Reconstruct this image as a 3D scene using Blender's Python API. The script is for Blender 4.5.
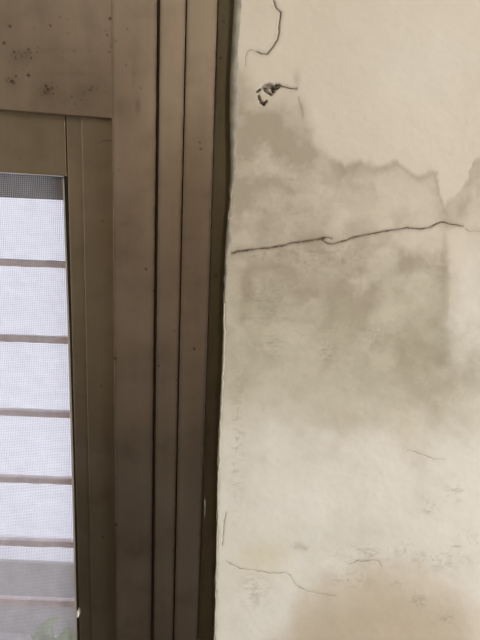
import bpy, bmesh, math, random
import numpy as np
from mathutils import Matrix, Vector

for o in list(bpy.data.objects):
    bpy.data.objects.remove(o)
scene = bpy.context.scene
col = scene.collection
random.seed(4)

# ------------------------------------------------------------------ camera
W, H, F = 480.0, 640.0, 500.0
CAM = np.array((0.0, -0.65, 1.5))
PITCH, ROLL = math.radians(12.0), math.radians(2.6)
fw = np.array((0, math.cos(PITCH), -math.sin(PITCH)))
R0 = np.array((1.0, 0, 0)); U0 = np.array((0, math.sin(PITCH), math.cos(PITCH)))
RT = math.cos(ROLL) * R0 + math.sin(ROLL) * U0
UP = math.cos(ROLL) * U0 - math.sin(ROLL) * R0
cam_data = bpy.data.cameras.new('camera')
cam = bpy.data.objects.new('camera', cam_data); col.objects.link(cam)
cam_data.sensor_fit = 'VERTICAL'; cam_data.sensor_height = 36.0
cam_data.lens = F / H * 36.0
cam_data.clip_start = 0.02
m = Matrix.Identity(4)
for i in range(3):
    m[i][0] = RT[i]; m[i][1] = UP[i]; m[i][2] = -fw[i]; m[i][3] = CAM[i]
cam.matrix_world = m
scene.camera = cam

# ------------------------------------------------------------------ daylight, lamps, exposure
world = bpy.data.worlds.new('overcast_sky'); scene.world = world
world.use_nodes = True
bg = world.node_tree.nodes['Background']
bg.inputs['Color'].default_value = (0.88, 0.90, 1.0, 1)
bg.inputs['Strength'].default_value = 1.78

def area(name, loc, target, sx, sy, power, color):
    d = bpy.data.lights.new(name, 'AREA'); d.shape = 'RECTANGLE'
    d.size = sx; d.size_y = sy; d.energy = power; d.color = color
    o = bpy.data.objects.new(name, d); col.objects.link(o)
    o.location = loc
    o.rotation_euler = (Vector(target) - Vector(loc)).to_track_quat('-Z', 'Y').to_euler()
    return o
# unseen area light added on the right, set in an added door
area('added_side_light', (1.885, -1.25, 0.98), (0, -1.25, 0.98), 1.0, 1.75, 58.0, (0.94, 0.98, 1.0))
# bare pendant bulb added out of view for the warm upper light
LAMP = (0.52, -2.25, 2.27)
ld = bpy.data.lights.new('added_bulb_light', 'POINT'); ld.energy = 44.0; ld.color = (1.0, 0.85, 0.66); ld.shadow_soft_size = 0.06
lo = bpy.data.objects.new('added_bulb_light', ld); col.objects.link(lo); lo.location = LAMP

vs = scene.view_settings
vs.view_transform = 'Standard'; vs.look = 'None'; vs.gamma = 1.0
vs.use_curve_mapping = False
vs.exposure = 0.0
try:
    scene.cycles.use_denoising = True
except Exception:
    pass

# ------------------------------------------------------------------ measuring helpers
def at(px, py, Y):
    """point of the vertical plane y = Y seen at photo position px, py"""
    a = (px - W / 2) / F; b = -(py - H / 2) / F
    d = fw + a * RT + b * UP
    t = (Y - CAM[1]) / d[1]
    p = CAM + t * d
    return float(p[0]), float(p[2])

def to_px(X, Y, Z):
    dx, dy, dz = X - CAM[0], Y - CAM[1], Z - CAM[2]
    r = dx * RT[0] + dy * RT[1] + dz * RT[2]
    u = dx * UP[0] + dy * UP[1] + dz * UP[2]
    f = dx * fw[0] + dy * fw[1] + dz * fw[2]
    return W / 2 + F * r / f, H / 2 - F * u / f

def xcol(px, Y, py=320):
    return at(px, py, Y)[0]

# ------------------------------------------------------------------ noise in numpy
def vnoise(x, y, seed):
    rs = np.random.RandomState(seed); T = rs.rand(128, 128)
    xi = np.floor(x).astype(int); yi = np.floor(y).astype(int)
    fx = x - xi; fy = y - yi
    fx = fx * fx * (3 - 2 * fx); fy = fy * fy * (3 - 2 * fy)
    a = T[xi % 128, yi % 128]; b = T[(xi + 1) % 128, yi % 128]
    c = T[xi % 128, (yi + 1) % 128]; d = T[(xi + 1) % 128, (yi + 1) % 128]
    return (a * (1 - fx) + b * fx) * (1 - fy) + (c * (1 - fx) + d * fx) * fy

def fbm(x, y, seed, octs=4):
    s = 0; a = 0.5; n = 0
    for k in range(octs):
        s = s + a * vnoise(x * 2 ** k, y * 2 ** k, seed + k); n += a; a *= 0.55
    return s / n

def sstep(e0, e1, v):
    t = np.clip((v - e0) / (e1 - e0), 0, 1)
    return t * t * (3 - 2 * t)

def dist_poly(x, y, pts):
    d = np.full(x.shape, 1e9)
    for (x0, y0), (x1, y1) in zip(pts[:-1], pts[1:]):
        vx, vy = x1 - x0, y1 - y0
        L = vx * vx + vy * vy + 1e-9
        t = np.clip(((x - x0) * vx + (y - y0) * vy) / L, 0, 1)
        d = np.minimum(d, np.hypot(x - x0 - t * vx, y - y0 - t * vy))
    return d

# ------------------------------------------------------------------ object helpers
def link(name, me, mat=None, parent=None):
    o = bpy.data.objects.new(name, me); col.objects.link(o)
    if mat is not None:
        me.materials.append(mat)
    if parent is not None:
        o.parent = parent
    return o

def empty(name, loc=(0, 0, 0), parent=None):
    o = bpy.data.objects.new(name, None); col.objects.link(o)
    o.location = loc; o.empty_display_size = 0.05
    if parent is not None:
        o.parent = parent
    return o

def tag(o, label=None, cat=None, group=None, kind=None):
    for k, v in (('label', label), ('category', cat), ('group', group), ('kind', kind)):
        if v:
            o[k] = v
    return o

def grid_mesh(name, X, Y, Z, attrs=None, smooth=True):
    """mesh of a numpy grid (rows x cols)"""
    r, c = X.shape
    co = np.stack([X, Y, Z], -1).reshape(-1, 3).astype(np.float32)
    idx = np.arange(r * c).reshape(r, c)
    q = np.stack([idx[:-1, :-1], idx[:-1, 1:], idx[1:, 1:], idx[1:, :-1]], -1).reshape(-1, 4).astype(np.int32)
    me = bpy.data.meshes.new(name)
    me.vertices.add(len(co)); me.vertices.foreach_set('co', co.ravel())
    me.loops.add(q.size); me.loops.foreach_set('vertex_index', q.ravel())
    me.polygons.add(len(q))
    me.polygons.foreach_set('loop_start', np.arange(0, q.size, 4, dtype=np.int32))
    me.polygons.foreach_set('use_smooth', np.full(len(q), smooth))
    me.update(calc_edges=True)
    for k, v in (attrs or {}).items():
        a = me.attributes.new(k, 'FLOAT', 'POINT')
        a.data.foreach_set('value', v.astype(np.float32).ravel())
    return me

def bm_obj(name, bm, mat, parent=None, smooth=False):
    me = bpy.data.meshes.new(name)
    bmesh.ops.recalc_face_normals(bm, faces=bm.faces)
    bm.to_mesh(me); bm.free()
    if smooth:
        for p in me.polygons:
            p.use_smooth = True
    return link(name, me, mat, parent)

def add_box(bm, x0, x1, y0, y1, z0, z1, bevel=0):
    r = bmesh.ops.create_cube(bm, size=1)
    for v in r['verts']:
        v.co = ((x0 + x1) / 2 + v.co.x * (x1 - x0), (y0 + y1) / 2 + v.co.y * (y1 - y0), (z0 + z1) / 2 + v.co.z * (z1 - z0))
    if bevel:
        es = list({e for v in r['verts'] for e in v.link_edges})
        bmesh.ops.bevel(bm, geom=es, offset=bevel, segments=2, affect='EDGES', profile=0.6)

def box(name, x0, x1, y0, y1, z0, z1, mat, parent=None, bevel=0):
    bm = bmesh.new(); add_box(bm, x0, x1, y0, y1, z0, z1, bevel)
    return bm_obj(name, bm, mat, parent)

def add_tube(bm, pts, rad, seg=10, caps=True):
    pts = [Vector(p) for p in pts]
    if not hasattr(rad, '__len__'):
        rad = [rad] * len(pts)
    rings = []
    for i, p in enumerate(pts):
        t = (pts[min(i + 1, len(pts) - 1)] - pts[max(i - 1, 0)]).normalized()
        a = Vector((0, 1, 0)) if abs(t.y) < 0.9 else Vector((0, 0, 1))
        u = t.cross(a).normalized(); v = t.cross(u).normalized()
        rings.append([bm.verts.new(p + rad[i] * (math.cos(k * 2 * math.pi / seg) * u + math.sin(k * 2 * math.pi / seg) * v)) for k in range(seg)])
    for a, b in zip(rings[:-1], rings[1:]):
        for k in range(seg):
            bm.faces.new((a[k], a[(k + 1) % seg], b[(k + 1) % seg], b[k]))
    if caps:
        bm.faces.new(rings[0][::-1]); bm.faces.new(rings[-1])

# ------------------------------------------------------------------ materials
def new_mat(name):
    mt = bpy.data.materials.new(name); mt.use_nodes = True
    nt = mt.node_tree
    return mt, nt, nt.nodes['Principled BSDF']

class N:
    """tiny node-graph helper"""
    def __init__(s, nt):
        s.nt = nt
        s.tc = nt.nodes.new('ShaderNodeTexCoord')
    def noise(s, scale, detail=4, rough=0.6, sc=(1, 1, 1)):
        mp = s.nt.nodes.new('ShaderNodeMapping'); mp.inputs['Scale'].default_value = sc
        s.nt.links.new(s.tc.outputs['Object'], mp.inputs['Vector'])
        n = s.nt.nodes.new('ShaderNodeTexNoise')
        n.inputs['Scale'].default_value = scale; n.inputs['Detail'].default_value = detail
        n.inputs['Roughness'].default_value = rough
        s.nt.links.new(mp.outputs[0], n.inputs['Vector'])
        return n.outputs['Fac']
    def attr(s, name):
        a = s.nt.nodes.new('ShaderNodeAttribute'); a.attribute_name = name
        return a.outputs['Fac']
    def rng(s, v, a, b, c=0.0, d=1.0):
        n = s.nt.nodes.new('ShaderNodeMapRange')
        for i, q in enumerate((a, b, c, d)):
            n.inputs[i + 1].default_value = q
        s.nt.links.new(v, n.inputs[0]); return n.outputs[0]
    def mul(s, a, b):
        n = s.nt.nodes.new('ShaderNodeMath'); n.operation = 'MULTIPLY'; n.use_clamp = True
        s.nt.links.new(a, n.inputs[0])
        if isinstance(b, (int, float)):
            n.inputs[1].default_value = b
        else:
            s.nt.links.new(b, n.inputs[1])
        return n.outputs[0]
    def mix(s, fac, a, b, mode='MIX'):
        n = s.nt.nodes.new('ShaderNodeMix'); n.data_type = 'RGBA'; n.blend_type = mode
        for v, i in ((fac, 0), (a, 6), (b, 7)):
            if isinstance(v, (int, float)):
                n.inputs[i].default_value = v
            elif isinstance(v, tuple):
                n.inputs[i].default_value = (*v, 1)
            else:
                s.nt.links.new(v, n.inputs[i])
        return n.outputs[2]
    def bump(s, h, strength, dist):
        b = s.nt.nodes.new('ShaderNodeBump'); b.inputs['Strength'].default_value = strength
        b.inputs['Distance'].default_value = dist
        s.nt.links.new(h, b.inputs['Height']); return b.outputs[0]

def plain(name, rgb, rough=0.7, metal=0.0, vary=0.15, scale=30.0, sc=(1, 1, 1), bump=0.0):
    mt, nt, p = new_mat(name); g = N(nt)
    n = g.noise(scale, 4, 0.6, sc)
    c = g.mix(g.rng(n, 0.3, 0.7), tuple(v * (1 - vary) for v in rgb), tuple(min(1, v * (1 + vary)) for v in rgb))
    nt.links.new(c, p.inputs['Base Color'])
    p.inputs['Roughness'].default_value = rough; p.inputs['Metallic'].default_value = metal
    if bump:
        nt.links.new(g.bump(n, bump, 0.002), p.inputs['Normal'])
    return mt

def plaster_mat():
    mt, nt, p = new_mat('stained_plaster'); g = N(nt); L = nt.links
    big = g.noise(7, 5, 0.6); mid = g.noise(28, 5, 0.65); fine = g.noise(160, 3, 0.6)
    c = g.mix(g.rng(big, 0.3, 0.7), (0.665, 0.600, 0.505), (0.710, 0.650, 0.560))
    c = g.mix(g.mul(g.attr('pale'), 0.9), c, (0.800, 0.775, 0.730))
    c = g.mix(g.mul(g.attr('yellow'), 0.55), c, (0.700, 0.640, 0.450))
    c = g.mix(g.attr('green'), c, (0.440, 0.420, 0.320))
    c = g.mix(g.attr('damp'), c, (0.375, 0.320, 0.245))
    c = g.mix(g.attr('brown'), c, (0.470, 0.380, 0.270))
    c = g.mix(g.mul(g.rng(mid, 0.52, 0.72), 0.10), c, (0.42, 0.37, 0.29))
    c = g.mix(g.mul(g.rng(fine, 0.62, 0.75), 0.10), c, (0.36, 0.32, 0.26))
    c = g.mix(g.attr('grime'), c, (0.200, 0.165, 0.115))
    c = g.mix(g.attr('hole'), c, (0.055, 0.043, 0.030))
    L.new(c, p.inputs['Base Color'])
    p.inputs['Roughness'].default_value = 0.75
    p.inputs['Specular IOR Level'].default_value = 0.25
    L.new(g.bump(mid, 0.12, 0.004), p.inputs['Normal'])
    return mt

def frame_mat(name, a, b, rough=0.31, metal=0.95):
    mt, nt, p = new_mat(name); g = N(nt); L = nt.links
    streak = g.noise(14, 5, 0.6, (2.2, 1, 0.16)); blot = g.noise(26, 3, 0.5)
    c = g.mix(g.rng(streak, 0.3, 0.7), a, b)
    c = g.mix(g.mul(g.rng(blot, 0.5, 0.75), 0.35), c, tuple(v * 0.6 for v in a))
    c = g.mix(g.attr('smear_edge'), c, tuple(v * 0.50 for v in a))  # smears, plus edges darkened in the colour
    c = g.mix(g.attr('spot_edge'), c, (0.030, 0.016, 0.009))  # rust spots, plus the dark line painted along right edges
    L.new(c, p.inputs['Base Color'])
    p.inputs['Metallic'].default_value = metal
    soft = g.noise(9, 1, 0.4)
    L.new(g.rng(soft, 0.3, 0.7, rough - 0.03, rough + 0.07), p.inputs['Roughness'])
    return mt

MP = plaster_mat()
MF = frame_mat('bronze_aluminium', (0.410, 0.348, 0.288), (0.465, 0.400, 0.335))
MS = frame_mat('bronze_sash_aluminium', (0.350, 0.308, 0.235), (0.400, 0.350, 0.278))
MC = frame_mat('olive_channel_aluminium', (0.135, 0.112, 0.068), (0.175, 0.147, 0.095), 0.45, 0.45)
MK = plain('dark_rubber', (0.018, 0.014, 0.010), 0.7)
MJOINT = plain('joint_dirt', (0.075, 0.055, 0.040), 0.8)
MCRACK = plain('crack_grime', (0.150, 0.118, 0.082), 0.9, vary=0.5, scale=200)
MFAINT = plain('faint_crack', (0.400, 0.355, 0.280), 0.9, vary=0.25, scale=150)
MSEAL = plain('grey_sealant', (0.300, 0.280, 0.230), 0.8, vary=0.25, scale=60, bump=0.3)
MPALE = plain('pale_sealant', (0.50, 0.47, 0.41), 0.6, vary=0.25, scale=60, bump=0.3)
MWALL = plain('room_paint', (0.72, 0.66, 0.56), 0.8, vary=0.05, scale=4)
MBACK = plain('dark_back_wall', (0.24, 0.185, 0.135), 0.6, vary=0.15, scale=8, sc=(6, 1, .5))  # unseen back wall coloured dark to dim what the frame reflects
MCEIL = plain('ceiling_paint', (0.78, 0.74, 0.66), 0.8, vary=0.04, scale=4)
MFLOOR = plain('dark_floor', (0.042, 0.030, 0.022), 0.5, vary=0.3, scale=9, sc=(1, 8, 1))
MTHREAD = plain('screen_thread', (0.55, 0.55, 0.60), 0.6, vary=0.12, scale=60)
MBAR = plain('rusty_bar_paint', (0.70, 0.56, 0.55), 0.5, vary=0.22, scale=45, bump=0.4)
MOUT = plain('white_outside_wall', (0.80, 0.79, 0.84), 0.9, vary=0.07, scale=5, sc=(1, 1, 4))
MLEDGE = plain('grey_concrete', (0.56, 0.55, 0.56), 0.9, vary=0.12, scale=9)
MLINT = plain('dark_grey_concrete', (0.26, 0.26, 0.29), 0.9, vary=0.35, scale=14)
MLEAF = plain('pale_green_leaf', (0.52, 0.63, 0.38), 0.5, vary=0.2, scale=40)
MPOT = plain('terracotta', (0.36, 0.17, 0.09), 0.8)
MSOIL = plain('soil', (0.06, 0.045, 0.03), 0.95)
MWHITE = plain('pale_plastic', (0.78, 0.76, 0.72), 0.5, vary=0.05)

# ------------------------------------------------------------------ the setting: plaster wall beside the window
EDGE = [(234.5, -60), (234.5, 0), (232.5, 40), (230.5, 80), (230, 110), (230.8, 150), (231, 175), (229.6, 190), (230.2, 200),
        (228, 214), (226.6, 235), (225.6, 252), (224.4, 275), (223.2, 320), (222, 370), (220.4, 400), (218.6, 440), (217.4, 480),
        (216.8, 520), (216, 560), (215, 600), (213.8, 640), (211.5, 700)]
SILL_Z, HEAD_Z = 0.70, 2.05
ROOM = dict(x0=-1.9, x1=1.9, y0=-3.1, z1=2.55)

ez = []; ex = []
for px, py in EDGE:
    x, z = at(px, py, 0.0); ex.append(x); ez.append(z)
ez = np.array(ez); ex = np.array(ex); o_ = np.argsort(ez); ez = ez[o_]; ex = ex[o_]
def edge_x(z):
    return np.interp(z, ez, ex)

CRACKS = [  # name, label, points, width px start, width px end, faint?
    ('crack', 'long dark crack rising across the stained plaster',
     [(231, 253.5), (236, 252), (241, 251), (248, 250.2), (255, 249.2), (262, 248.4), (270, 248), (278, 246.4), (285, 245), (291, 243), (300, 242.2), (306, 241.4), (312, 240), (318, 239.3), (323, 238)], 2.5, 1.6, 0),
    ('crack', 'thin dark crack running on from the hooked fork',
     [(321, 238), (323, 241), (327, 243.6), (333, 244), (339, 242.2), (345, 240.4), (352, 237.8), (358, 236.4), (366, 234.6), (375, 233.2), (383, 231.2), (390, 230.3), (400, 229), (407, 227.6), (412, 228.4), (420, 229), (430, 227.4), (434, 225), (439, 222.6), (443, 222), (449, 224), (456, 225.2), (462, 226)], 1.5, 1.1, 0),
    ('crack', None, [(323, 238), (327, 237.6), (331, 238.4)], 1.2, 0.6, 0),
    ('crack', None, [(465, 228), (469, 231.5), (474, 231), (484, 231.5)], 1.0, 0.8, 1),
    ('crack', 'jagged hairline crack near the top of the plaster',
     [(274, -4), (274, 1), (276, 8), (281, 12.5), (280, 18), (279, 25), (279, 33), (277, 40), (272.5, 47), (267, 54), (261, 53.5), (256.5, 51.5)], 1.0, 1.1, 0),
    ('crack', None, [(256.5, 51.5), (251, 50), (247, 51), (245.5, 57), (245, 66)], 1.0, 0.6, 1),
    ('crack', 'short dark crack trailing from the chipped hole',
     [(275, 88.5), (280, 86), (285, 87), (290, 88.4), (296, 88.8)], 2.0, 0.9, 0),
    ('crack', None, [(298, 97), (299, 103), (302, 109), (302.5, 117)], 1.3, 1.0, 1),
    ('crack', 'short thin crack in the pale lower plaster',
     [(406, 450.5), (414, 451.5), (421, 454.5), (428, 457.2), (435, 459.3), (443, 460)], 1.3, 0.9, 1),
    ('crack', 'thin crack wandering right from the lower plaster edge',
     [(225.5, 561), (231, 563.5), (236, 566.5), (243, 569), (252, 569.8), (260, 571), (270, 572.5), (280, 572.6), (285, 572.2), (290, 575.5), (294, 582), (299, 587), (306, 591), (318, 593.4), (335, 596)], 1.4, 0.8, 1),
    ('crack', None, [(349, 564.5), (354, 563), (358, 560.6), (362, 562), (368, 561.4), (374, 560), (379, 561.5), (381, 567)], 1.3, 1.1, 1),
    ('crack', None, [(226, 512), (224, 524), (223.2, 536), (222.6, 546)], 0.9, 1.4, 1),
    ('crack', None, [(450, 547.4), (455, 546.4), (460, 546.8)], 1.3, 0.9, 1),
]
HOLE = [([(264, 87.6), (269, 85.8), (274, 87.8), (278, 86.2)], 2.3), ([(257.5, 92), (259.5, 89.5)], 1.0), ([(258, 96), (260, 101)], 1.0),
        ([(260.5, 102), (264, 104.2), (266, 102)], 1.4), ([(265, 91), (271, 94.5)], 1.1), ([(271, 89), (273.5, 92)], 1.2)]

def nonuni(lo, dlo, dhi, hi, step):
    a = lo + (dlo - lo) * (1 - np.linspace(1, 0, 14) ** 2)[:-1] if lo < dlo else np.array([])
    b = np.arange(dlo, dhi, step)
    c = dhi + (hi - dhi) * (np.linspace(0, 1, 14) ** 2) if hi > dhi else np.array([dhi])
    return np.concatenate([a, b, c])

def build_plaster():
    zt = at(240, -14, 0)[1]; zb = at(240, 660, 0)[1]
    zz = nonuni(0.0, zb, zt, ROOM['z1'], 0.00105)
    xr = at(492, 320, 0)[0] + 0.06
    s = np.concatenate([[0, 0.0004, 0.001, 0.0018, 0.0028, 0.004], np.arange(0.005, xr + 0.04, 0.00105)])
    s = np.concatenate([s, np.arange(s[-1] + .004, 1.0, .004)])
    s = np.concatenate([s, s[-1] + (ROOM['x1'] + 0.06 - s[-1]) * np.linspace(0.0, 1, 16)[1:] ** 1.7])
    S, Z = np.meshgrid(s, zz)
    ragged = 0.0011 * (fbm(zz * 140, zz * 0, 5) - 0.5) * 2 + 0.0012 * (fbm(zz * 40, zz * 0 + 3, 9) - 0.5) * 2
    EX = (edge_x(zz) + ragged)[:, None]
    X = EX + S
    X[:, -1] = ROOM['x1']
    Y0 = np.zeros_like(X)
    PX, PY = to_px(X, Y0, Z)
    wx = (fbm(PX / 38, PY / 38, 21) - 0.5) * 34 + (fbm(PX / 9, PY / 9, 23) - 0.5) * 10
    wy = (fbm(PX / 38 + 7, PY / 38, 31) - 0.5) * 34 + (fbm(PX / 9, PY / 9 + 5, 33) - 0.5) * 10
    qx, qy = PX + wx, PY + wy
    wx2, wy2 = wx * 0.4, wy * 0.4

    def blob(x, y, rx, ry, p=1.0, w=1.0, ang=0):
        dx, dy = PX + wx * w - x, PY + wy * w - y
        if ang:
            ca, sa = math.cos(math.radians(ang)), math.sin(math.radians(ang))
            dx, dy = dx * ca + dy * sa, -dx * sa + dy * ca
        return np.exp(-((dx / rx) ** 2 + (dy / ry) ** 2) ** p)

    f1 = fbm(PX / 24, PY / 24, 41); f2 = fbm(PX / 60, PY / 60, 51); f3 = fbm(PX / 7, PY / 7, 61)
    # water-stain front: its upper outline across the wall
    tide = [(-80, 60), (225, 62), (238, 78), (262, 106), (285, 108), (303, 112), (310, 128), (316, 148), (330, 156), (344, 166), (352, 161), (360, 158),
            (372, 166), (380, 163), (394, 158), (404, 168), (416, 172), (431, 171), (436, 180), (440, 190), (447, 205), (455, 197), (463, 186), (470, 178), (476, 160), (490, 150), (560, 160), (700, 175), (830, 215), (950, 330), (1100, 480), (1500, 600)]
    tx = np.array([p[0] for p in tide]); ty = np.array([p[1] for p in tide])
    jag = (fbm(PX / 10, PY / 30, 77) - 0.5) * 13
    below = PY + jag * 0.8 + wy * .25 - np.interp(PX + wx * .7, tx, ty)
    lft = sstep(345, 300, PX + wx * .5)
    below = below + sstep(484, 540, PX) * ((fbm(PX / 55, PY / 160, 211) - .5) * 130 + (fbm(PX / 17, PY / 40, 213) - .5) * 24)
    wet = sstep(-3 - 30 * lft, 5 + 34 * lft, below) * (1 - sstep(110, 320, below + (f2 - 0.5) * 260))
    line = np.exp(-((below - 5) / 5.0) ** 2) * sstep(318, 335, PX) * (1 - 0.6 * sstep(440, 447, PX)) * (0.35 + 1.1 * f3)
    halo = np.exp(-np.clip(below, 0, 1e9) / 22) * sstep(-3, 4, below) * (1 - lft)
    soft = sstep(300, 330, PX)
    f4 = fbm(qx / 26, qy / 26, 141); f5 = fbm(qx / 13, qy / 13, 151)
    ridge = np.exp(-((f4 - .5) / .014) ** 2) * .5 + np.exp(-((f5 - .5) / .022) ** 2) * .4 * sstep(.4, .6, f2)
    patch = ridge * .30 + sstep(.50, .57, f4) * .16 + sstep(.53, .58, f5) * .08
    damp = wet * (0.16 + 0.20 * sstep(365, 300, PX + wx) * sstep(360, 300, PY) + 0.34 * sstep(0.36, 0.66, f1) + patch) * (1.0 - 0.35 * soft * (1 - sstep(215, 260, PY))) + 0.26 * line + 0.22 * halo * (0.4 + 0.6 * soft)
    for b, k in ((blob(272, 128, 26, 18), .28), (blob(302, 152, 14, 14), .22), (blob(268, 190, 28, 10), .26), (blob(345, 170, 22, 12), .16),
                 (blob(300, 215, 30, 9), .14), (blob(247, 286, 6, 15, 1, .25), .5), (blob(243, 315, 6, 6, 1, .4), .28), (blob(372, 300, 15, 13, 1.5, .3), .42),
                 (blob(362, 268, 24, 8, 1, 1, -10), .22), (blob(330, 292, 24, 8), .14), (blob(268, 262, 26, 7), .22), (blob(444, 255, 4, 30, 1, .3, 4), .26),
                 (blob(405, 262, 22, 6, 1, .6, -40), .26), (blob(456, 309, 10, 7, 1, .5), .30), (blob(448, 380, 7, 22, 1, .6, -20), .20),
                 (blob(430, 325, 14, 10), .16), (blob(329, 356, 4, 22, 1, .5, 17), .26), (blob(276, 358, 10, 6), .16), (blob(300, 318, 26, 5), .16),
                 (blob(300, 548, 7, 4, 1, .4), .3), (blob(464, 208, 5, 12, 1, .5, 30), .20), (blob(330, 240, 60, 14), .10), (blob(430, 395, 26, 22), .10), (blob(352, 330, 6, 18, 1, .5), .14),
                 (blob(400, 345, 20, 6), .14), (blob(296, 80, 3.5, 9, 1, .3), .30), (blob(300, 108, 3, 9, 1, .3), .26), (blob(240, 210, 6, 26, 1, .6), .16)):
        damp = damp + b * k * 1.4
    for b, k in ((blob(425, 285, 15, 16, 2, .5), .5), (blob(466, 280, 17, 40, 2, .5), .6), (blob(462, 345, 16, 22, 2, .6), .5), (blob(398, 322, 14, 6), .3), (blob(470, 215, 12, 10), .4),
                 (blob(415, 245, 12, 8), .3), (blob(280, 168, 18, 12), .25), (blob(240, 262, 6, 5, 1, .3), .5), (blob(395, 205, 30, 12), .25)):
        damp = damp * (1 - b * k)
    RR = sstep(443, 450, PX + wx * .22) * sstep(220, 236, PY + wy * .3) * (1 - sstep(310, 390, PY + wy))
    damp = damp * (1 - .65 * RR)
    green = sstep(225, 320, PY + (f2 - .5) * 60) * (1 - sstep(345, 490, PY + (f2 - .5) * 150 + (f1 - .5) * 90)) * (0.22 + 0.46 * f1 + patch * .8) * (1 - 0.85 * RR)
    green = green + blob(430, 340, 22, 18) * .2 + blob(300, 385, 50, 26) * .16 + blob(370, 395, 26, 40) * .16 + 0.06 * sstep(0.5, 0.7, f1) * sstep(240, 300, PY) \
        + blob(335, 540, 60, 16) * .14 + blob(440, 560, 40, 14) * .16 + blob(300, 460, 30, 8, 1, 1) * .05 + blob(430, 500, 14, 26) * .12
    yellow = blob(262, 555, 26, 26) * 1.0 + blob(256, 385, 30, 26) * .2 + blob(440, 500, 10, 20) * .3 + blob(300, 30, 40, 40) * .15
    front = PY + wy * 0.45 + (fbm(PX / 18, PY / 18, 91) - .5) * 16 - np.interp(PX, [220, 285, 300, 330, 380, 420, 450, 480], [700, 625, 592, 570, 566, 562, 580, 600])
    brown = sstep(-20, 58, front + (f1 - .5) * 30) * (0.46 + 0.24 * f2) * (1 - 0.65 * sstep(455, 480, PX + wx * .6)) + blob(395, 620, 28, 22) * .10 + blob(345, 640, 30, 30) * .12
    pale = blob(430, 60, 120, 60) * .25 + blob(262, 520, 60, 120, 1.5) * .6 + sstep(385, 490, PY + (f2 - .5) * 140 + (f1 - .5) * 60) * (1 - sstep(-20, 20, front)) * .75 + blob(466, 320, 24, 80, 2) * .6
    # small marks
    grime = np.zeros_like(PX)
    fg = fbm(PX / 3.2 + wx * .1, PY / 3.2, 171, 3); fl = fbm(PX / 9, PY / 3.5, 181, 3)
    for (cx, cy, sx, sy, st) in ((430, 510, 7, 9, .5), (398, 585, 6, 5, .5), (418, 601, 8, 7, .5), (300, 546, 7, 5, .5), (447, 620, 7, 7, .4), (362, 555, 34, 10, .35),
                             (222.6, 546, 1.5, 2, .8), (350, 580, 20, 8, .35), (374, 335, 14, 12, .3), (455, 492, 10, 10, .4), (326, 352, 8, 12, .5), (270, 345, 14, 10, .35), (400, 548, 14, 8, .35), (255, 590, 16, 18, .35), (300, 255, 70, 14, .35), (265, 300, 30, 30, .3), (440, 560, 30, 10, .35), (237, 440, 7, 60, .35), (470, 540, 14, 8, .3)):
        grime = np.maximum(grime, st * np.exp(-((PX - cx) / sx) ** 2 - ((PY - cy) / sy) ** 2) * sstep(.55, .76, np.maximum(fg, fl)) * .8)
    hole = np.zeros_like(PX); dep = np.zeros_like(PX)
    jig = (fbm(PX / 1.9, PY / 1.9, 71) - .5) * 3.8
    for pts, w in HOLE:
        d = dist_poly(PX + jig, PY + jig * .7, pts)
        hole = np.maximum(hole, sstep(w + .7, w - .7, d))
    dep = dep + 0.006 * hole
    hole = hole * (0.45 + 0.55 * sstep(.35, .6, fbm(PX / 2.6, PY / 2.6, 72)))
    near = sstep(9, 3, dist_poly(PX, PY, [(262, 94), (270, 92)]))
    damp = damp + near * .10 + blob(255, 99, 5, 8, 1, .2) * .15
    for nm, lb, pts, w0, w1, faint in CRACKS:
        d = dist_poly(PX, PY, pts)
        dep = dep + (0.0004 if faint else 0.0016) * sstep(max(w0, w1) * .6 + .5, max(w0, w1) * .25, d)
        grime = np.maximum(grime, (0.05 if faint else 0.16) * sstep(5.5, 0.8, d + jig * .8))
    # relief: gentle trowel waves, edge rounding
    relief = (fbm(PX / 90, PY / 90, 101, 3) - .5) * 0.0036 + (f1 - .5) * 0.0008 + (f3 - .5) * 0.00022
    inner = sstep(0.0, 0.03, S)
    rr = 0.0042
    q = np.clip((rr - S) / rr, 0, 1)
    Yv = relief * inner + dep + rr * (1 - np.sqrt(np.clip(1 - q * q, 0, 1)))
    lip = sstep(.012, 0, S)
    damp = np.clip(damp + lip * .10, 0, .85)
    # reveal: extra columns running back into the window opening
    back = np.repeat(X[:, :1], 2, 1); 
    Xf = np.concatenate([back, X], 1)
    Yf = np.concatenate([np.full((len(zz), 1), 0.11), np.full((len(zz), 1), 0.03), Yv], 1)
    Zf = np.concatenate([np.repeat(Z[:, :1], 2, 1), Z], 1)
    def ext(a):
        return np.concatenate([np.repeat(a[:, :1], 2, 1), a], 1)
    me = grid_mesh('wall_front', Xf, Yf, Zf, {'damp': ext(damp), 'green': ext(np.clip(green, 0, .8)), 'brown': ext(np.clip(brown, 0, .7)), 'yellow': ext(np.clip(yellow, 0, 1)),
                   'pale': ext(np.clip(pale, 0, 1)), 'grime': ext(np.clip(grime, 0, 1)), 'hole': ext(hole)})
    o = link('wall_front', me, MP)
    return tag(o, 'beige plaster wall with damp stains and cracks beside the window', kind='structure')

wall = build_plaster()

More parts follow.
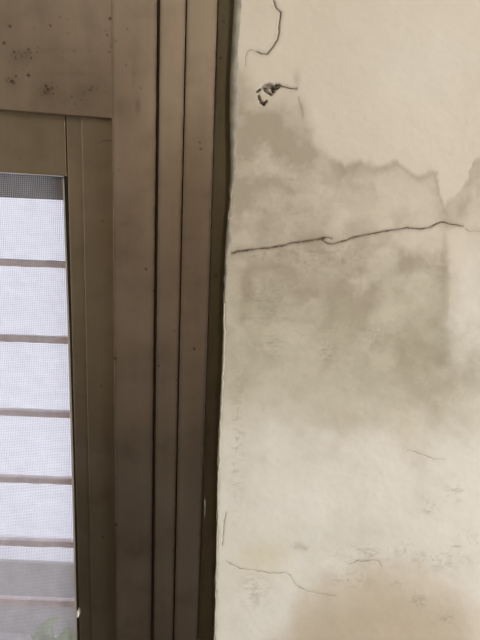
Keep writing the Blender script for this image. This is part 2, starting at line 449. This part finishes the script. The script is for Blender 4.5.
def ribbon(name, pts, w0, w1, Y, mat, parent, jitter=0.35, label=None, sub=3):
    """a thin strip following measured points, lying at depth Y, with its own thickness"""
    P = []
    for (a, b) in zip(pts[:-1], pts[1:]):
        for k in range(sub):
            t = k / sub; P.append((a[0] + (b[0] - a[0]) * t, a[1] + (b[1] - a[1]) * t))
    P.append(pts[-1])
    n = len(P); rs = random.Random(int(pts[0][0] * 7 + pts[0][1] * 13))
    P = [(x + rs.uniform(-jitter, jitter), y + rs.uniform(-jitter, jitter)) for x, y in P]
    bm = bmesh.new(); rows = []
    for i, (x, y) in enumerate(P):
        a = P[max(i - 1, 0)]; b = P[min(i + 1, n - 1)]
        tx, ty = b[0] - a[0], b[1] - a[1]; L = math.hypot(tx, ty) or 1
        nx, ny = -ty / L, tx / L
        w = (w0 + (w1 - w0) * i / (n - 1)) * rs.uniform(.7, 1.25) / 2
        if i in (0, n - 1):
            w *= 0.4
        r = []
        for sg in (-1, 1):
            X, Z = at(x + nx * w * sg, y + ny * w * sg, 0)
            r.append(bm.verts.new((X, Y, Z)))
        for sg in (1, -1):
            X, Z = at(x + nx * w * sg, y + ny * w * sg, 0)
            r.append(bm.verts.new((X, Y + 0.0016, Z)))
        rows.append(r)
    for a, b in zip(rows[:-1], rows[1:]):
        for k in range(4):
            bm.faces.new((a[k], a[(k + 1) % 4], b[(k + 1) % 4], b[k]))
    bm.faces.new(rows[0]); bm.faces.new(rows[-1][::-1])
    o = bm_obj(name, bm, mat, parent)
    if label:
        o['label'] = label
    return o

# surface relief differs from point to point: find the plaster's own depth along each crack
deps = bpy.context.evaluated_depsgraph_get()
def wall_y(px, py):
    X, Z = at(px, py, 0)
    ok, loc, nor, idx = wall.ray_cast(Vector((X, -0.1, Z)), Vector((0, 1, 0)))
    return loc.y if ok else 0.0

def crack_ribbon(nm, lb, pts, w0, w1, faint):
    mat = MFAINT if faint else MCRACK
    P = []
    sub = 4
    for (a, b) in zip(pts[:-1], pts[1:]):
        for k in range(sub):
            t = k / sub; P.append((a[0] + (b[0] - a[0]) * t, a[1] + (b[1] - a[1]) * t))
    P.append(pts[-1]); n = len(P)
    rs = random.Random(int(pts[0][0] * 7 + pts[0][1] * 13))
    P = [(x + rs.uniform(-.55, .55), y + rs.uniform(-.55, .55)) for x, y in P]
    bm = bmesh.new(); rows = []
    for i, (x, y) in enumerate(P):
        a = P[max(i - 1, 0)]; b = P[min(i + 1, n - 1)]
        tx, ty = b[0] - a[0], b[1] - a[1]; L = math.hypot(tx, ty) or 1
        nx, ny = -ty / L, tx / L
        lf = 0.55 + 0.45 * math.sin(i * .55 + pts[0][0]) * math.sin(i * .21 + 1.3)
        w = (w0 + (w1 - w0) * i / (n - 1)) * lf * rs.uniform(.5, 1.15) / 2
        if i in (0, n - 1):
            w *= 0.4
        # depth of the intact surface on both sides, the ribbon lies just inside the opening
        ys = min(wall_y(x + nx * 4, y + ny * 4), wall_y(x - nx * 4, y - ny * 4))
        yr = ys + (0.00005 if faint else 0.0003)
        r = []
        for sg, dy in ((-1, 0), (1, 0), (1, .002), (-1, .002)):
            X, Z = at(x + nx * w * sg, y + ny * w * sg, 0)
            r.append(bm.verts.new((X, yr + dy, Z)))
        rows.append(r)
    for a, b in zip(rows[:-1], rows[1:]):
        for k in range(4):
            bm.faces.new((a[k], a[(k + 1) % 4], b[(k + 1) % 4], b[k]))
    bm.faces.new(rows[0]); bm.faces.new(rows[-1][::-1])
    o = bm_obj(nm, bm, mat, wall)
    if lb:
        o['label'] = lb
for c in CRACKS:
    crack_ribbon(*c)

# grey sealant bead squeezed along the plaster edge
def sealant(ya, yb, n, mat, label):
    bm = bmesh.new(); rows = []
    pys = np.linspace(ya, yb, n)
    wid = np.interp(pys, [-40, 0, 40, 90, 150, 170, 200, 215, 240, 262, 300, 380, 440, 520, 700], [7.5, 7.5, 7, 8, 6, 6, 2.5, 2, 6, 3.0, 2.0, 2.4, 2.6, 1.6, 1.2])
    exx = np.interp(pys, [p[1] for p in EDGE], [p[0] for p in EDGE])
    wob = (fbm(pys / 9, pys * 0, 8) - .5) * 2.4
    for y, x, w, b in zip(pys, exx, wid, wob):
        w = max(1.0, w + b); x += b * 0.4
        r = []
        for t, d in ((-0.10, 0.012), (-0.08, 0.003), (0.2, -0.0008), (0.6, -0.0012), (0.9, -0.0005), (1.0, 0.003)):
            X, Z = at(x + w * t, y, 0)
            r.append(bm.verts.new((X, d, Z)))
        rows.append(r)
    for a, b in zip(rows[:-1], rows[1:]):
        for k in range(5):
            bm.faces.new((a[k], a[k + 1], b[k + 1], b[k]))
    o = bm_obj('sealant_bead', bm, mat, wall, True)
    o['label'] = label
sealant(-40, 300, 110, MSEAL, 'grey sealant bead along the plaster edge')
sealant(303, 690, 120, MPALE, 'thin pale sealant bead along the lower plaster edge')
crack_ribbon('sealant_gap', 'dark split in the sealant bead', [(239.5, -4), (238.8, 6), (238.2, 16), (237.8, 26), (237.2, 36)], 1.6, 1.0, 0)

# ------------------------------------------------------------------ rest of the room (behind and around the camera)
XE = float(edge_x(1.3))
def struct(name, *a, **k):
    return tag(box(name, *a, **k), kind='structure')
WL = -1.05     # left end of the window opening
x0, x1, y0, z1 = ROOM['x0'], ROOM['x1'], ROOM['y0'], ROOM['z1']
struct('wall_below', x0, XE - 0.012, 0.0, 0.12, 0.0, SILL_Z, MWALL)
struct('wall_above', x0, XE - 0.012, 0.0, 0.12, HEAD_Z, z1, MWALL)
struct('wall_corner', x0, WL, 0.0, 0.12, SILL_Z, HEAD_Z, MWALL)
struct('wall_left', x0 - 0.1, x0, y0 - 0.1, 0.12, 0.0, z1, MWALL)
struct('wall_right', x1, x1 + 0.1, y0 - 0.1, 0.12, 0.0, z1, MWALL)
struct('wall_outer', XE + 0.02, x1 + 0.1, 0.12, 0.24, 0.0, z1, MLEDGE)
struct('wall_back', x0, x1, y0 - 0.1, y0, 0.0, z1, MBACK)
struct('floor', x0 - .1, x1 + .1, y0 - .1, 0.24, -0.1, 0.0, MFLOOR)
struct('ceiling', x0 - .1, x1 + .1, y0 - .1, 0.24, z1, z1 + 0.1, MCEIL)
dr = empty('added_door_1', (x1, -1.25, 0.0)); tag(dr, kind='structure')  # unseen door added to carry the side light
for a in ((-.56, -.50, 0.0, 1.95), (.50, .56, 0.0, 1.95), (-.50, .50, 0.0, 0.09), (-.50, .50, 1.87, 1.95), (-.02, .02, .09, 1.87)):
    box('frame_bar', -0.05, 0.0, a[0], a[1], a[2], a[3], MF, dr)
# added unseen pendant lamp with a bare bulb
lamp = empty('added_pendant_lamp', (LAMP[0], LAMP[1], z1))
tag(lamp, 'added unseen bare round bulb hanging on a cord from the ceiling', 'lamp')
dz = LAMP[2] - z1
bm = bmesh.new(); add_tube(bm, [(0, 0, 0), (0, 0, dz + .11)], .003, 8); bm_obj('cord', bm, MK, lamp)
bm = bmesh.new(); add_tube(bm, [(0, 0, dz + .12), (0, 0, dz + .065), (0, 0, dz + .064)], [.012, .018, .016], 16); bm_obj('socket', bm, MK, lamp)
bm = bmesh.new(); add_tube(bm, [(0, 0, 0), (0, 0, -.02), (0, 0, -.024)], [.05, .05, .01], 24); bm_obj('ceiling_rose', bm, MWHITE, lamp)
mb, nt, p = new_mat('lit_bulb'); p.inputs['Emission Color'].default_value = (1, .85, .66, 1); p.inputs['Emission Strength'].default_value = 6
bm = bmesh.new(); bmesh.ops.create_uvsphere(bm, u_segments=20, v_segments=12, radius=.04, matrix=Matrix.Translation((0, 0, dz))); bm_obj('bulb', bm, mb, lamp, True)

# ------------------------------------------------------------------ the window
win = empty('window_1', ((WL + XE) / 2, 0.05, SILL_Z))
tag(win, 'brown aluminium window with insect screen beside the plaster wall', kind='structure')
def local(o):
    """keep built world coordinates under the window's empty"""
    p = o.parent
    off = Vector((0, 0, 0))
    while p is not None:
        off += p.location; p = p.parent
    o.data.transform(Matrix.Translation(-off))
    return o

def sub_empty(name, loc, parent):
    off = Vector((0, 0, 0)); p = parent
    while p is not None:
        off += p.location; p = p.parent
    return empty(name, Vector(loc) - off, parent)

SPOTS = [(10, 26, 2.2), (50, 26, 1.6), (4, 43, 1.8), (28.5, 75, 2.4), (16.5, 76, 1.5), (12, 81, 1.8), (14, 83, 1.2), (9, 78, 1.0), (46, 86, 2.0), (48, 89, 2.2), (52, 88, 1.3), (45, 93, 1.2),
         (42, 95, 1.0), (71.5, 97, 1.3), (75, 104, 1.2), (107, 35, 1.8), (110, 18.5, 2.2), (109, 52, 1.4), (90, 51, 1.2), (90, 90, 1.6), (14, 52, 1.8), (28, 50, 1.4), (31, 58, 1.3), (15, 59, 1.2), (22, 56, .9), (84, 92, 1),
         (146, 269, 2.0), (154.6, 291, 1.8), (127.5, 29, 1.0), (200, 142, 1.4), (201, 149, 1.2), (216, 276, 1.9), (194, 349, 1.5), (174, 331, 1.2), (175.5, 322, 1.0), (115, 359, 1.6), (158.5, 366, 1.3), (177, 380, 1.1),
         (220.6, 58, 1.4), (224, 21, 1.4), (225, 9, 1.1), (223, 16.5, .9), (152.5, 516, 1.3), (116, 525, 1.6), (103, 537, 1.5), (114, 358, 1.0), (102, 222, 1.2), (126, 65, 1.1), (101, 386, 1.2), (141, 88, .9), (150, 186, 1.0), (119, 170, 1)]
_rs = random.Random(8)
for _x, _y, _n, _s in ((22, 55, 16, 7), (47, 90, 10, 5), (12, 80, 8, 4), (90, 90, 7, 6), (108, 40, 7, 8), (35, 30, 8, 18), (75, 20, 6, 22)):
    for _k in range(_n):
        SPOTS.append((_x + _rs.gauss(0, _s), _y + _rs.gauss(0, _s * .8), _rs.uniform(.6, 1.1)))
def marks(PX, PY):
    spot_edge = np.zeros_like(PX)
    jx = (fbm(PX / 2.5, PY / 2.5, 3) - .5) * 2.2
    for x, y, r in SPOTS:
        k = 0.85 if r > 1.15 else 0.6
        spot_edge = np.maximum(spot_edge, k * sstep(r * .78 + .5, r * .35 - .2, np.hypot(PX - x + jx, PY - y - jx)))
    sm = np.zeros_like(PX)
    for x, y, rx, ry, k in ((22, 56, 11, 7, .35), (47, 90, 9, 8, .35), (137.5, 106, 3, 9, .55), (133.5, 78, .9, 16, .35), (12, 82, 8, 8, .2), (90, 90, 10, 8, .18), (128, 115, 10, 14, .2), (214, 70, 3, 60, .2), (204, 120, 8, 40, .18), (60, 50, 40, 3, .12), (70, 74, 40, 2.5, .12), (124, 224, 5, 3, .3), (88, 200, 8, 8, .15), (130, 350, 8, 20, .12)):
        sm = np.maximum(sm, k * np.exp(-(((PX - x + jx * 2) / rx) ** 2 + ((PY - y) / ry) ** 2)))
    return spot_edge, sm

def plate(name, c, yf, depth, mat, parent, label=None, rnd=0.0009, step=0.0016, ybow=0.0, edge_dirt=(0, 0)):
    """an extruded bar: front face from four corners (x,z) TL, TR, BR, BL with rounded edges and sides running back"""
    (ax, az), (bx_, bz), (cx, cz), (dx, dz) = c
    wd = max(abs(bx_ - ax), abs(cx - dx)); ht = max(abs(az - dz), abs(bz - cz))
    def cut(L):
        n = max(3, int(L / step)); u = np.linspace(0, 1, n)
        e = np.array([0, .08, .25, .5, 1]) * rnd / L
        u = u[(u > rnd / L) & (u < 1 - rnd / L)]
        return np.concatenate([[0], e, u, 1 - e[::-1], [1]])
    u = cut(wd); v = cut(ht)
    Uu, V = np.meshgrid(u, v)
    X = (ax * (1 - Uu) + bx_ * Uu) * (1 - V) + (dx * (1 - Uu) + cx * Uu) * V
    Z = (az * (1 - Uu) + bz * Uu) * (1 - V) + (dz * (1 - Uu) + cz * Uu) * V
    du = np.minimum(Uu, 1 - Uu) * wd; dv = np.minimum(V, 1 - V) * ht
    q = np.clip(1 - np.minimum(du, dv) / rnd, 0, 1)
    Y = yf + rnd * (1 - np.sqrt(np.clip(1 - q * q, 0, 1)))
    Y = Y + (fbm(X * 14, Z * 5, 13, 1) - .5) * 0.0007
    if ybow:
        Y = Y + ybow * (Uu - .5)
    Y[:, 0] = Y[:, -1] = yf + depth; Y[0, :] = Y[-1, :] = yf + depth
    PX, PY = to_px(X, Y * 0 + yf, Z)
    spot_edge, sm = marks(PX, PY)
    if edge_dirt[0]:  # darker colour along the left edge
        sm = np.maximum(sm, edge_dirt[0] * np.exp(-(Uu * wd / .0026) ** 2) * (0.5 + fbm(Z * 90, Z * 0, 5)))
    if edge_dirt[1]:  # right edge darkened in the colour to suppress its highlight
        sm = np.maximum(sm, edge_dirt[1] * np.exp(-((1 - Uu) * wd / .0026) ** 2) * (0.5 + fbm(Z * 90, Z * 0, 7)))
    if edge_dirt[1] > .8:  # dark line painted over the glint on the right edge
        spot_edge = np.maximum(spot_edge, .85 * np.exp(-((1 - Uu) * wd / .0011) ** 4))
    me = grid_mesh(name, X, Y, Z, {'spot_edge': spot_edge, 'smear_edge': np.clip(sm, 0, 1)})
    o = link(name, me, mat, parent); local(o)
    if label:
        o['label'] = label
    return o

def vbar(name, pl, pr, yf, depth, mat, parent, zlo=SILL_Z + .002, zhi=HEAD_Z - .002, **k):
    xl, xr = xcol(pl, yf), xcol(pr, yf)
    return plate(name, ((xl, zhi), (xr, zhi), (xr, zlo), (xl, zlo)), yf, depth, mat, parent, **k)

# outer frame: nested jamb sections stepping back towards the plaster
fr = sub_empty('window_frame', (XE - 0.08, 0.03, SILL_Z), win)
yD, yE, yF_, yG = 0.019, 0.014, 0.010, 0.030
vbar('jamb', 113.6, 154.6, yD, 0.07, MF, fr, label='broad brown jamb section', edge_dirt=(.6, .9))
vbar('jamb_strip', 156.8, 179.9, yE, 0.06, MF, fr, label='narrow ribbed jamb strip', edge_dirt=(.5, .9))
vbar('jamb_strip', 180.5, 207.8, yF_, 0.05, MF, fr, label='brown jamb strip next to the dark channel', edge_dirt=(.5, .9), ybow=-0.0015)
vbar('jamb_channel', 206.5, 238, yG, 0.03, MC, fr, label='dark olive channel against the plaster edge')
# dark joints between the sections
for pl, pr, y in ((153.5, 158, 0.0245), (178.6, 181.6, 0.0195)):
    o = box('joint_seal', xcol(pl, y), xcol(pr, y), y, y + .02, SILL_Z + .002, HEAD_Z - .002, MJOINT, fr); local(o)
# far jamb, sill and head of the window
o = box('far_jamb', WL, WL + 0.06, 0.004, 0.10, SILL_Z, HEAD_Z, MF, fr, 0.002); local(o)
o = box('sill', WL + .06, XE - 0.02, 0.034, 0.10, SILL_Z, SILL_Z + 0.04, MF, fr, 0.002); local(o)
o = box('head', WL + .06, XE - 0.02, 0.066, 0.10, HEAD_Z - 0.04, HEAD_Z, MF, fr, 0.002); local(o)
# the wide cross panel at the top
yA = 0.022
xl = WL + 0.06
def on_line(p, q, Y, X):
    (xa, za), (xb, zb) = at(*p, Y), at(*q, Y)
    return za + (zb - za) * (X - xa) / (xb - xa)
xr = xcol(114.5, yA)
zl, zr = on_line((0, 109.5), (112, 118.5), yA, xl), on_line((0, 109.5), (112, 118.5), yA, xr)
plate('transom_panel', ((xl, HEAD_Z - .004), (xr, HEAD_Z - .004), (xr, zr), (xl, zl)), yA, 0.05, MF, fr, label='wide brown cross panel with rust spots')

# the sash behind it
sash = sub_empty('sliding_sash', (xcol(90, .03), .03, SILL_Z + .04), win)
yB, yC, yC2 = 0.038, 0.032, 0.035
vbar('stile', 85.4, 116, yC, 0.03, MS, sash, zlo=SILL_Z + .045, zhi=zr + .03, label='sash stile')
vbar('stile_lip', 71.5, 86.0, yC2, 0.02, MS, sash, zlo=SILL_Z + .045, zhi=zr + .03, label='raised inner lip of the sash stile', rnd=0.0008)
xr2 = xcol(70.5, yB)
zt2 = zr + .03
plate('top_rail', ((xl, zt2 + .02), (xr2, zt2), (xr2, on_line((0, 172), (64, 176), yB, xr2)), (xl, on_line((0, 172), (64, 176), yB, xl))), yB, 0.025, MS, sash, label='sash top rail')
# rubber gasket beside the opening
def strip(name, pts_l, pts_r, Y, dep, mat, parent):
    bm = bmesh.new(); rows = []
    for (l, r) in zip(pts_l, pts_r):
        rr = []
        for p, d in ((l, 0), (r, 0), (r, dep), (l, dep)):
            X, Z = at(*p, Y); rr.append(bm.verts.new((X, Y + d, Z)))
        rows.append(rr)
    for a, b in zip(rows[:-1], rows[1:]):
        for k in range(4):
            bm.faces.new((a[k], a[(k + 1) % 4], b[(k + 1) % 4], b[k]))
    bm.faces.new(rows[0]); bm.faces.new(rows[-1][::-1])
    o = bm_obj(name, bm, mat, parent); return local(o)
strip('gasket', [(63.6, 90), (64.0, 176), (69.6, 330), (73.4, 460), (77.5, 650), (79, 720)], [(69, 90), (70, 176), (75, 330), (80, 460), (84.5, 650), (87, 720)], 0.041, 0.010, MK, sash)
strip('screen_spline', [(62.5, 178), (67.6, 330), (71.4, 460), (75.7, 650), (77, 700)], [(66, 178), (71.2, 330), (75.2, 460), (79.4, 650), (81, 700)], 0.047, 0.006, MWHITE, sash)
X, Z = at(78.2, 613, 0.034)
o = box('clip', X - .0012, X + .0014, 0.030, 0.040, Z - .005, Z + .005, MWHITE, sash, 0.0006); local(o)
# hair-like scratch on the stile and a pale scratch on the frame
def mark(name, pts, w, Y, mat, parent, label):
    o = ribbon(name, pts, w, w * .7, 0, mat, None, .2, label)
    me = o.data
    for v in me.vertices:   # carry the strip onto its own plane
        px, py = to_px(v.co.x, 0.0, v.co.z); X, Z = at(px, py, Y)
        v.co.x, v.co.z = X, Z; v.co.y = Y + (v.co.y * .5)
    o.parent = parent; return local(o)
mark('scratch', [(112, 141), (106, 140.4), (101, 141.4), (97.6, 144), (96.2, 147.4), (97.4, 151), (100, 153.6)], 1.2, yC - .0004, MCRACK, sash, 'dark curved scratch')
mark('scratch', [(204.6, 499), (204.9, 508), (204.6, 517)], .9, yF_ - .0008, MSEAL, fr, 'pale scratch')

# insect screen: woven threads
def screen():
    bm_v = []; bm_f = []
    Ys = 0.052; w = 0.00021; pitch = 0.00262
    X0, X1 = xl, xcol(76, Ys) + .006
    Z0, Z1 = SILL_Z + .045, on_line((0, 150), (64, 155), Ys, X1)
    def bar(a0, a1, b0, b1, y):
        n = len(bm_v)
        bm_v.extend([(a0, y, b0), (a1, y, b0), (a1, y, b1), (a0, y, b1), (a0, y + 2 * w, b0), (a1, y + 2 * w, b0), (a1, y + 2 * w, b1), (a0, y + 2 * w, b1)])
        for f in ((0, 1, 2, 3), (5, 4, 7, 6), (4, 5, 1, 0), (3, 2, 6, 7), (4, 0, 3, 7), (1, 5, 6, 2)):
            bm_f.append(tuple(n + i for i in f))
    x = X1
    while x > X0:
        bar(x - w, x + w, Z0, Z1, Ys); x -= pitch
    z = Z0
    while z < Z1:
        bar(X0, X1, z - w, z + w, Ys + 2 * w); z += pitch
    me = bpy.data.meshes.new('screen_mesh'); me.from_pydata(bm_v, [], bm_f); me.update()
    o = link('screen_mesh', me, MTHREAD, sash); local(o)
    o['kind'] = 'stuff'; o['label'] = 'fine pale insect screen mesh'
screen()

# ------------------------------------------------------------------ outside: grille bars, lintel, parapet, house wall, plant
grille = empty('window_grille', (-0.45, 0.17, 0.62))
tag(grille, 'horizontal rusty pinkish security bars outside the insect screen', 'grille')
YB = 0.17
BARS = [(262.5, 8.6), (338, 8.4), (412, 7.8), (478.5, 7.6), (541.5, 7.6), (600.5, 8.0), (656, 8)]
for py, th in BARS:
    X, Z = at(30, py, YB)
    rad = abs(at(30, py - th / 2, YB)[1] - at(30, py + th / 2, YB)[1]) / 2
    bm = bmesh.new(); xs = np.linspace(WL - .02, XE + 0.01, 60)
    rs = random.Random(int(py)); tilt = 0.012; prev = None; rad *= .78; dp = .0055
    for x in xs:
        zc = Z - .0012 + tilt * (x - X) + rs.uniform(-.0005, .0005); k = rs.uniform(.94, 1.06); b = .0012
        ring = [bm.verts.new((x, YB + sy, zc + sz)) for sy, sz in ((-dp, -rad * k + b), (-dp, rad * k - b), (-dp + b, rad * k), (dp - b, rad * k), (dp, rad * k - b), (dp, -rad * k + b), (dp - b, -rad * k), (-dp + b, -rad * k))]
        if prev:
            for q in range(8):
                bm.faces.new((prev[q], prev[(q + 1) % 8], ring[(q + 1) % 8], ring[q]))
        else:
            bm.faces.new(ring)
        prev = ring
    bm.faces.new(prev[::-1])
    local(bm_obj('bar', bm, MBAR, grille, False))
for x in (WL - .03, XE + .02):
    o = box('upright', x - .012, x + .012, YB - .006, YB + .006, 0.62, at(30, 215, YB)[1], MBAR, grille, .001); local(o)

# lintel outside above the opening
Yl = 0.30
zlin = on_line((0, 197), (64, 200), Yl, xcol(30, Yl))
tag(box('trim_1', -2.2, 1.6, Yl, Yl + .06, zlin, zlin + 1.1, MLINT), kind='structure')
# parapet and terrace floor
Yp = 0.85
zp = at(35, 560, Yp)[1]
wp = tag(box('wall_parapet', -2.4, 1.6, Yp, Yp + .12, -0.1, zp - .012, MLEDGE), kind='structure')
cp = box('coping', -2.4, 1.6, Yp - .002, Yp + .13, zp - .012, zp, MOUT, wp, .002)
cp['label'] = 'white coping on the grey parapet'
zs = at(60, 690, 0.55)[1]
tag(box('trim_2', -2.4, 1.6, 0.25, Yp, -0.1, min(zs, zp - .3), MLEDGE), kind='structure')
tag(box('floor_outside', -6, 5, 0.24, 6, -2.9, -2.8, MLEDGE), kind='structure')
hw = empty('neighbour_house_wall', (0, 2.6, -2.8)); tag(hw, 'bright white wall across the way, seen through the screen', 'wall')
local(box('wall_face', -3.5, 2.5, 2.6, 2.8, -2.8, 2.7, MOUT, hw))

# potted plant on the ledge
pz = min(zs, zp - .3)
plx = at(58, 640, 0.5)[0]
plant = empty('potted_plant', (plx, 0.5, pz))
tag(plant, 'pale green leafy plant at the lower corner outside the screen', 'plant')
ztop = at(62, 616, .5)[1]
bm = bmesh.new(); bmesh.ops.create_cone(bm, cap_ends=True, segments=24, radius1=.05, radius2=.07, depth=.12, matrix=Matrix.Translation((0, 0, .06)))
bm_obj('pot', bm, MPOT, plant)
bm = bmesh.new(); bmesh.ops.create_cone(bm, cap_ends=True, segments=24, radius1=.064, radius2=.064, depth=.006, matrix=Matrix.Translation((0, 0, .122)))
bm_obj('soil', bm, MSOIL, plant)
def leaf(tip, base, wid, curl):
    T, B = Vector(tip), Vector(base); bm = bmesh.new(); rows = []
    d = T - B; side = d.cross(Vector((0, 1, .25))).normalized()
    for i in range(9):
        t = i / 8; w = wid * math.sin(math.pi * min(1, .06 + t * .94)) ** .8 * (1 - .35 * t)
        c = B + d * t + Vector((0, -curl * t * t, curl * .6 * math.sin(math.pi * t)))
        up = Vector((0, -.15 * wid, .25 * wid)) * math.sin(math.pi * t)
        rows.append([bm.verts.new(c - side * w + up), bm.verts.new(c), bm.verts.new(c + side * w + up)])
    for a, b in zip(rows[:-1], rows[1:]):
        for k in range(2):
            bm.faces.new((a[k], a[k + 1], b[k + 1], b[k]))
    bmesh.ops.solidify(bm, geom=bm.faces[:], thickness=0.0008)
    bm_obj('leaf', bm, MLEAF, plant, True)
def P(px, py, Y=.5):
    X, Z = at(px, py, Y); return (X - plx, Y - .5, Z - pz)
for tip, base, w, c in (((64, 611), (34, 638), .012, .01), ((33, 628), (52, 662), .022, .02), ((50, 622), (48, 665), .022, .0), ((70, 622), (60, 665), .026, .01), ((80, 627), (68, 668), .026, .0),
                        ((42, 622), (58, 668), .018, .03), ((60, 626), (54, 668), .020, .04), ((24, 640), (46, 668), .018, .02), ((75, 632), (70, 670), .022, .03)):
    leaf(P(*tip, .5 + (c - .02)), P(*base), w, c)
sb = P(54, 664)
bm = bmesh.new(); add_tube(bm, [(0, 0, .12), (sb[0] * .4, 0, (.12 + sb[2]) / 2), (sb[0], 0, sb[2] + .01)], [.006, .005, .004], 8); bm_obj('stem', bm, MLEAF, plant, True)
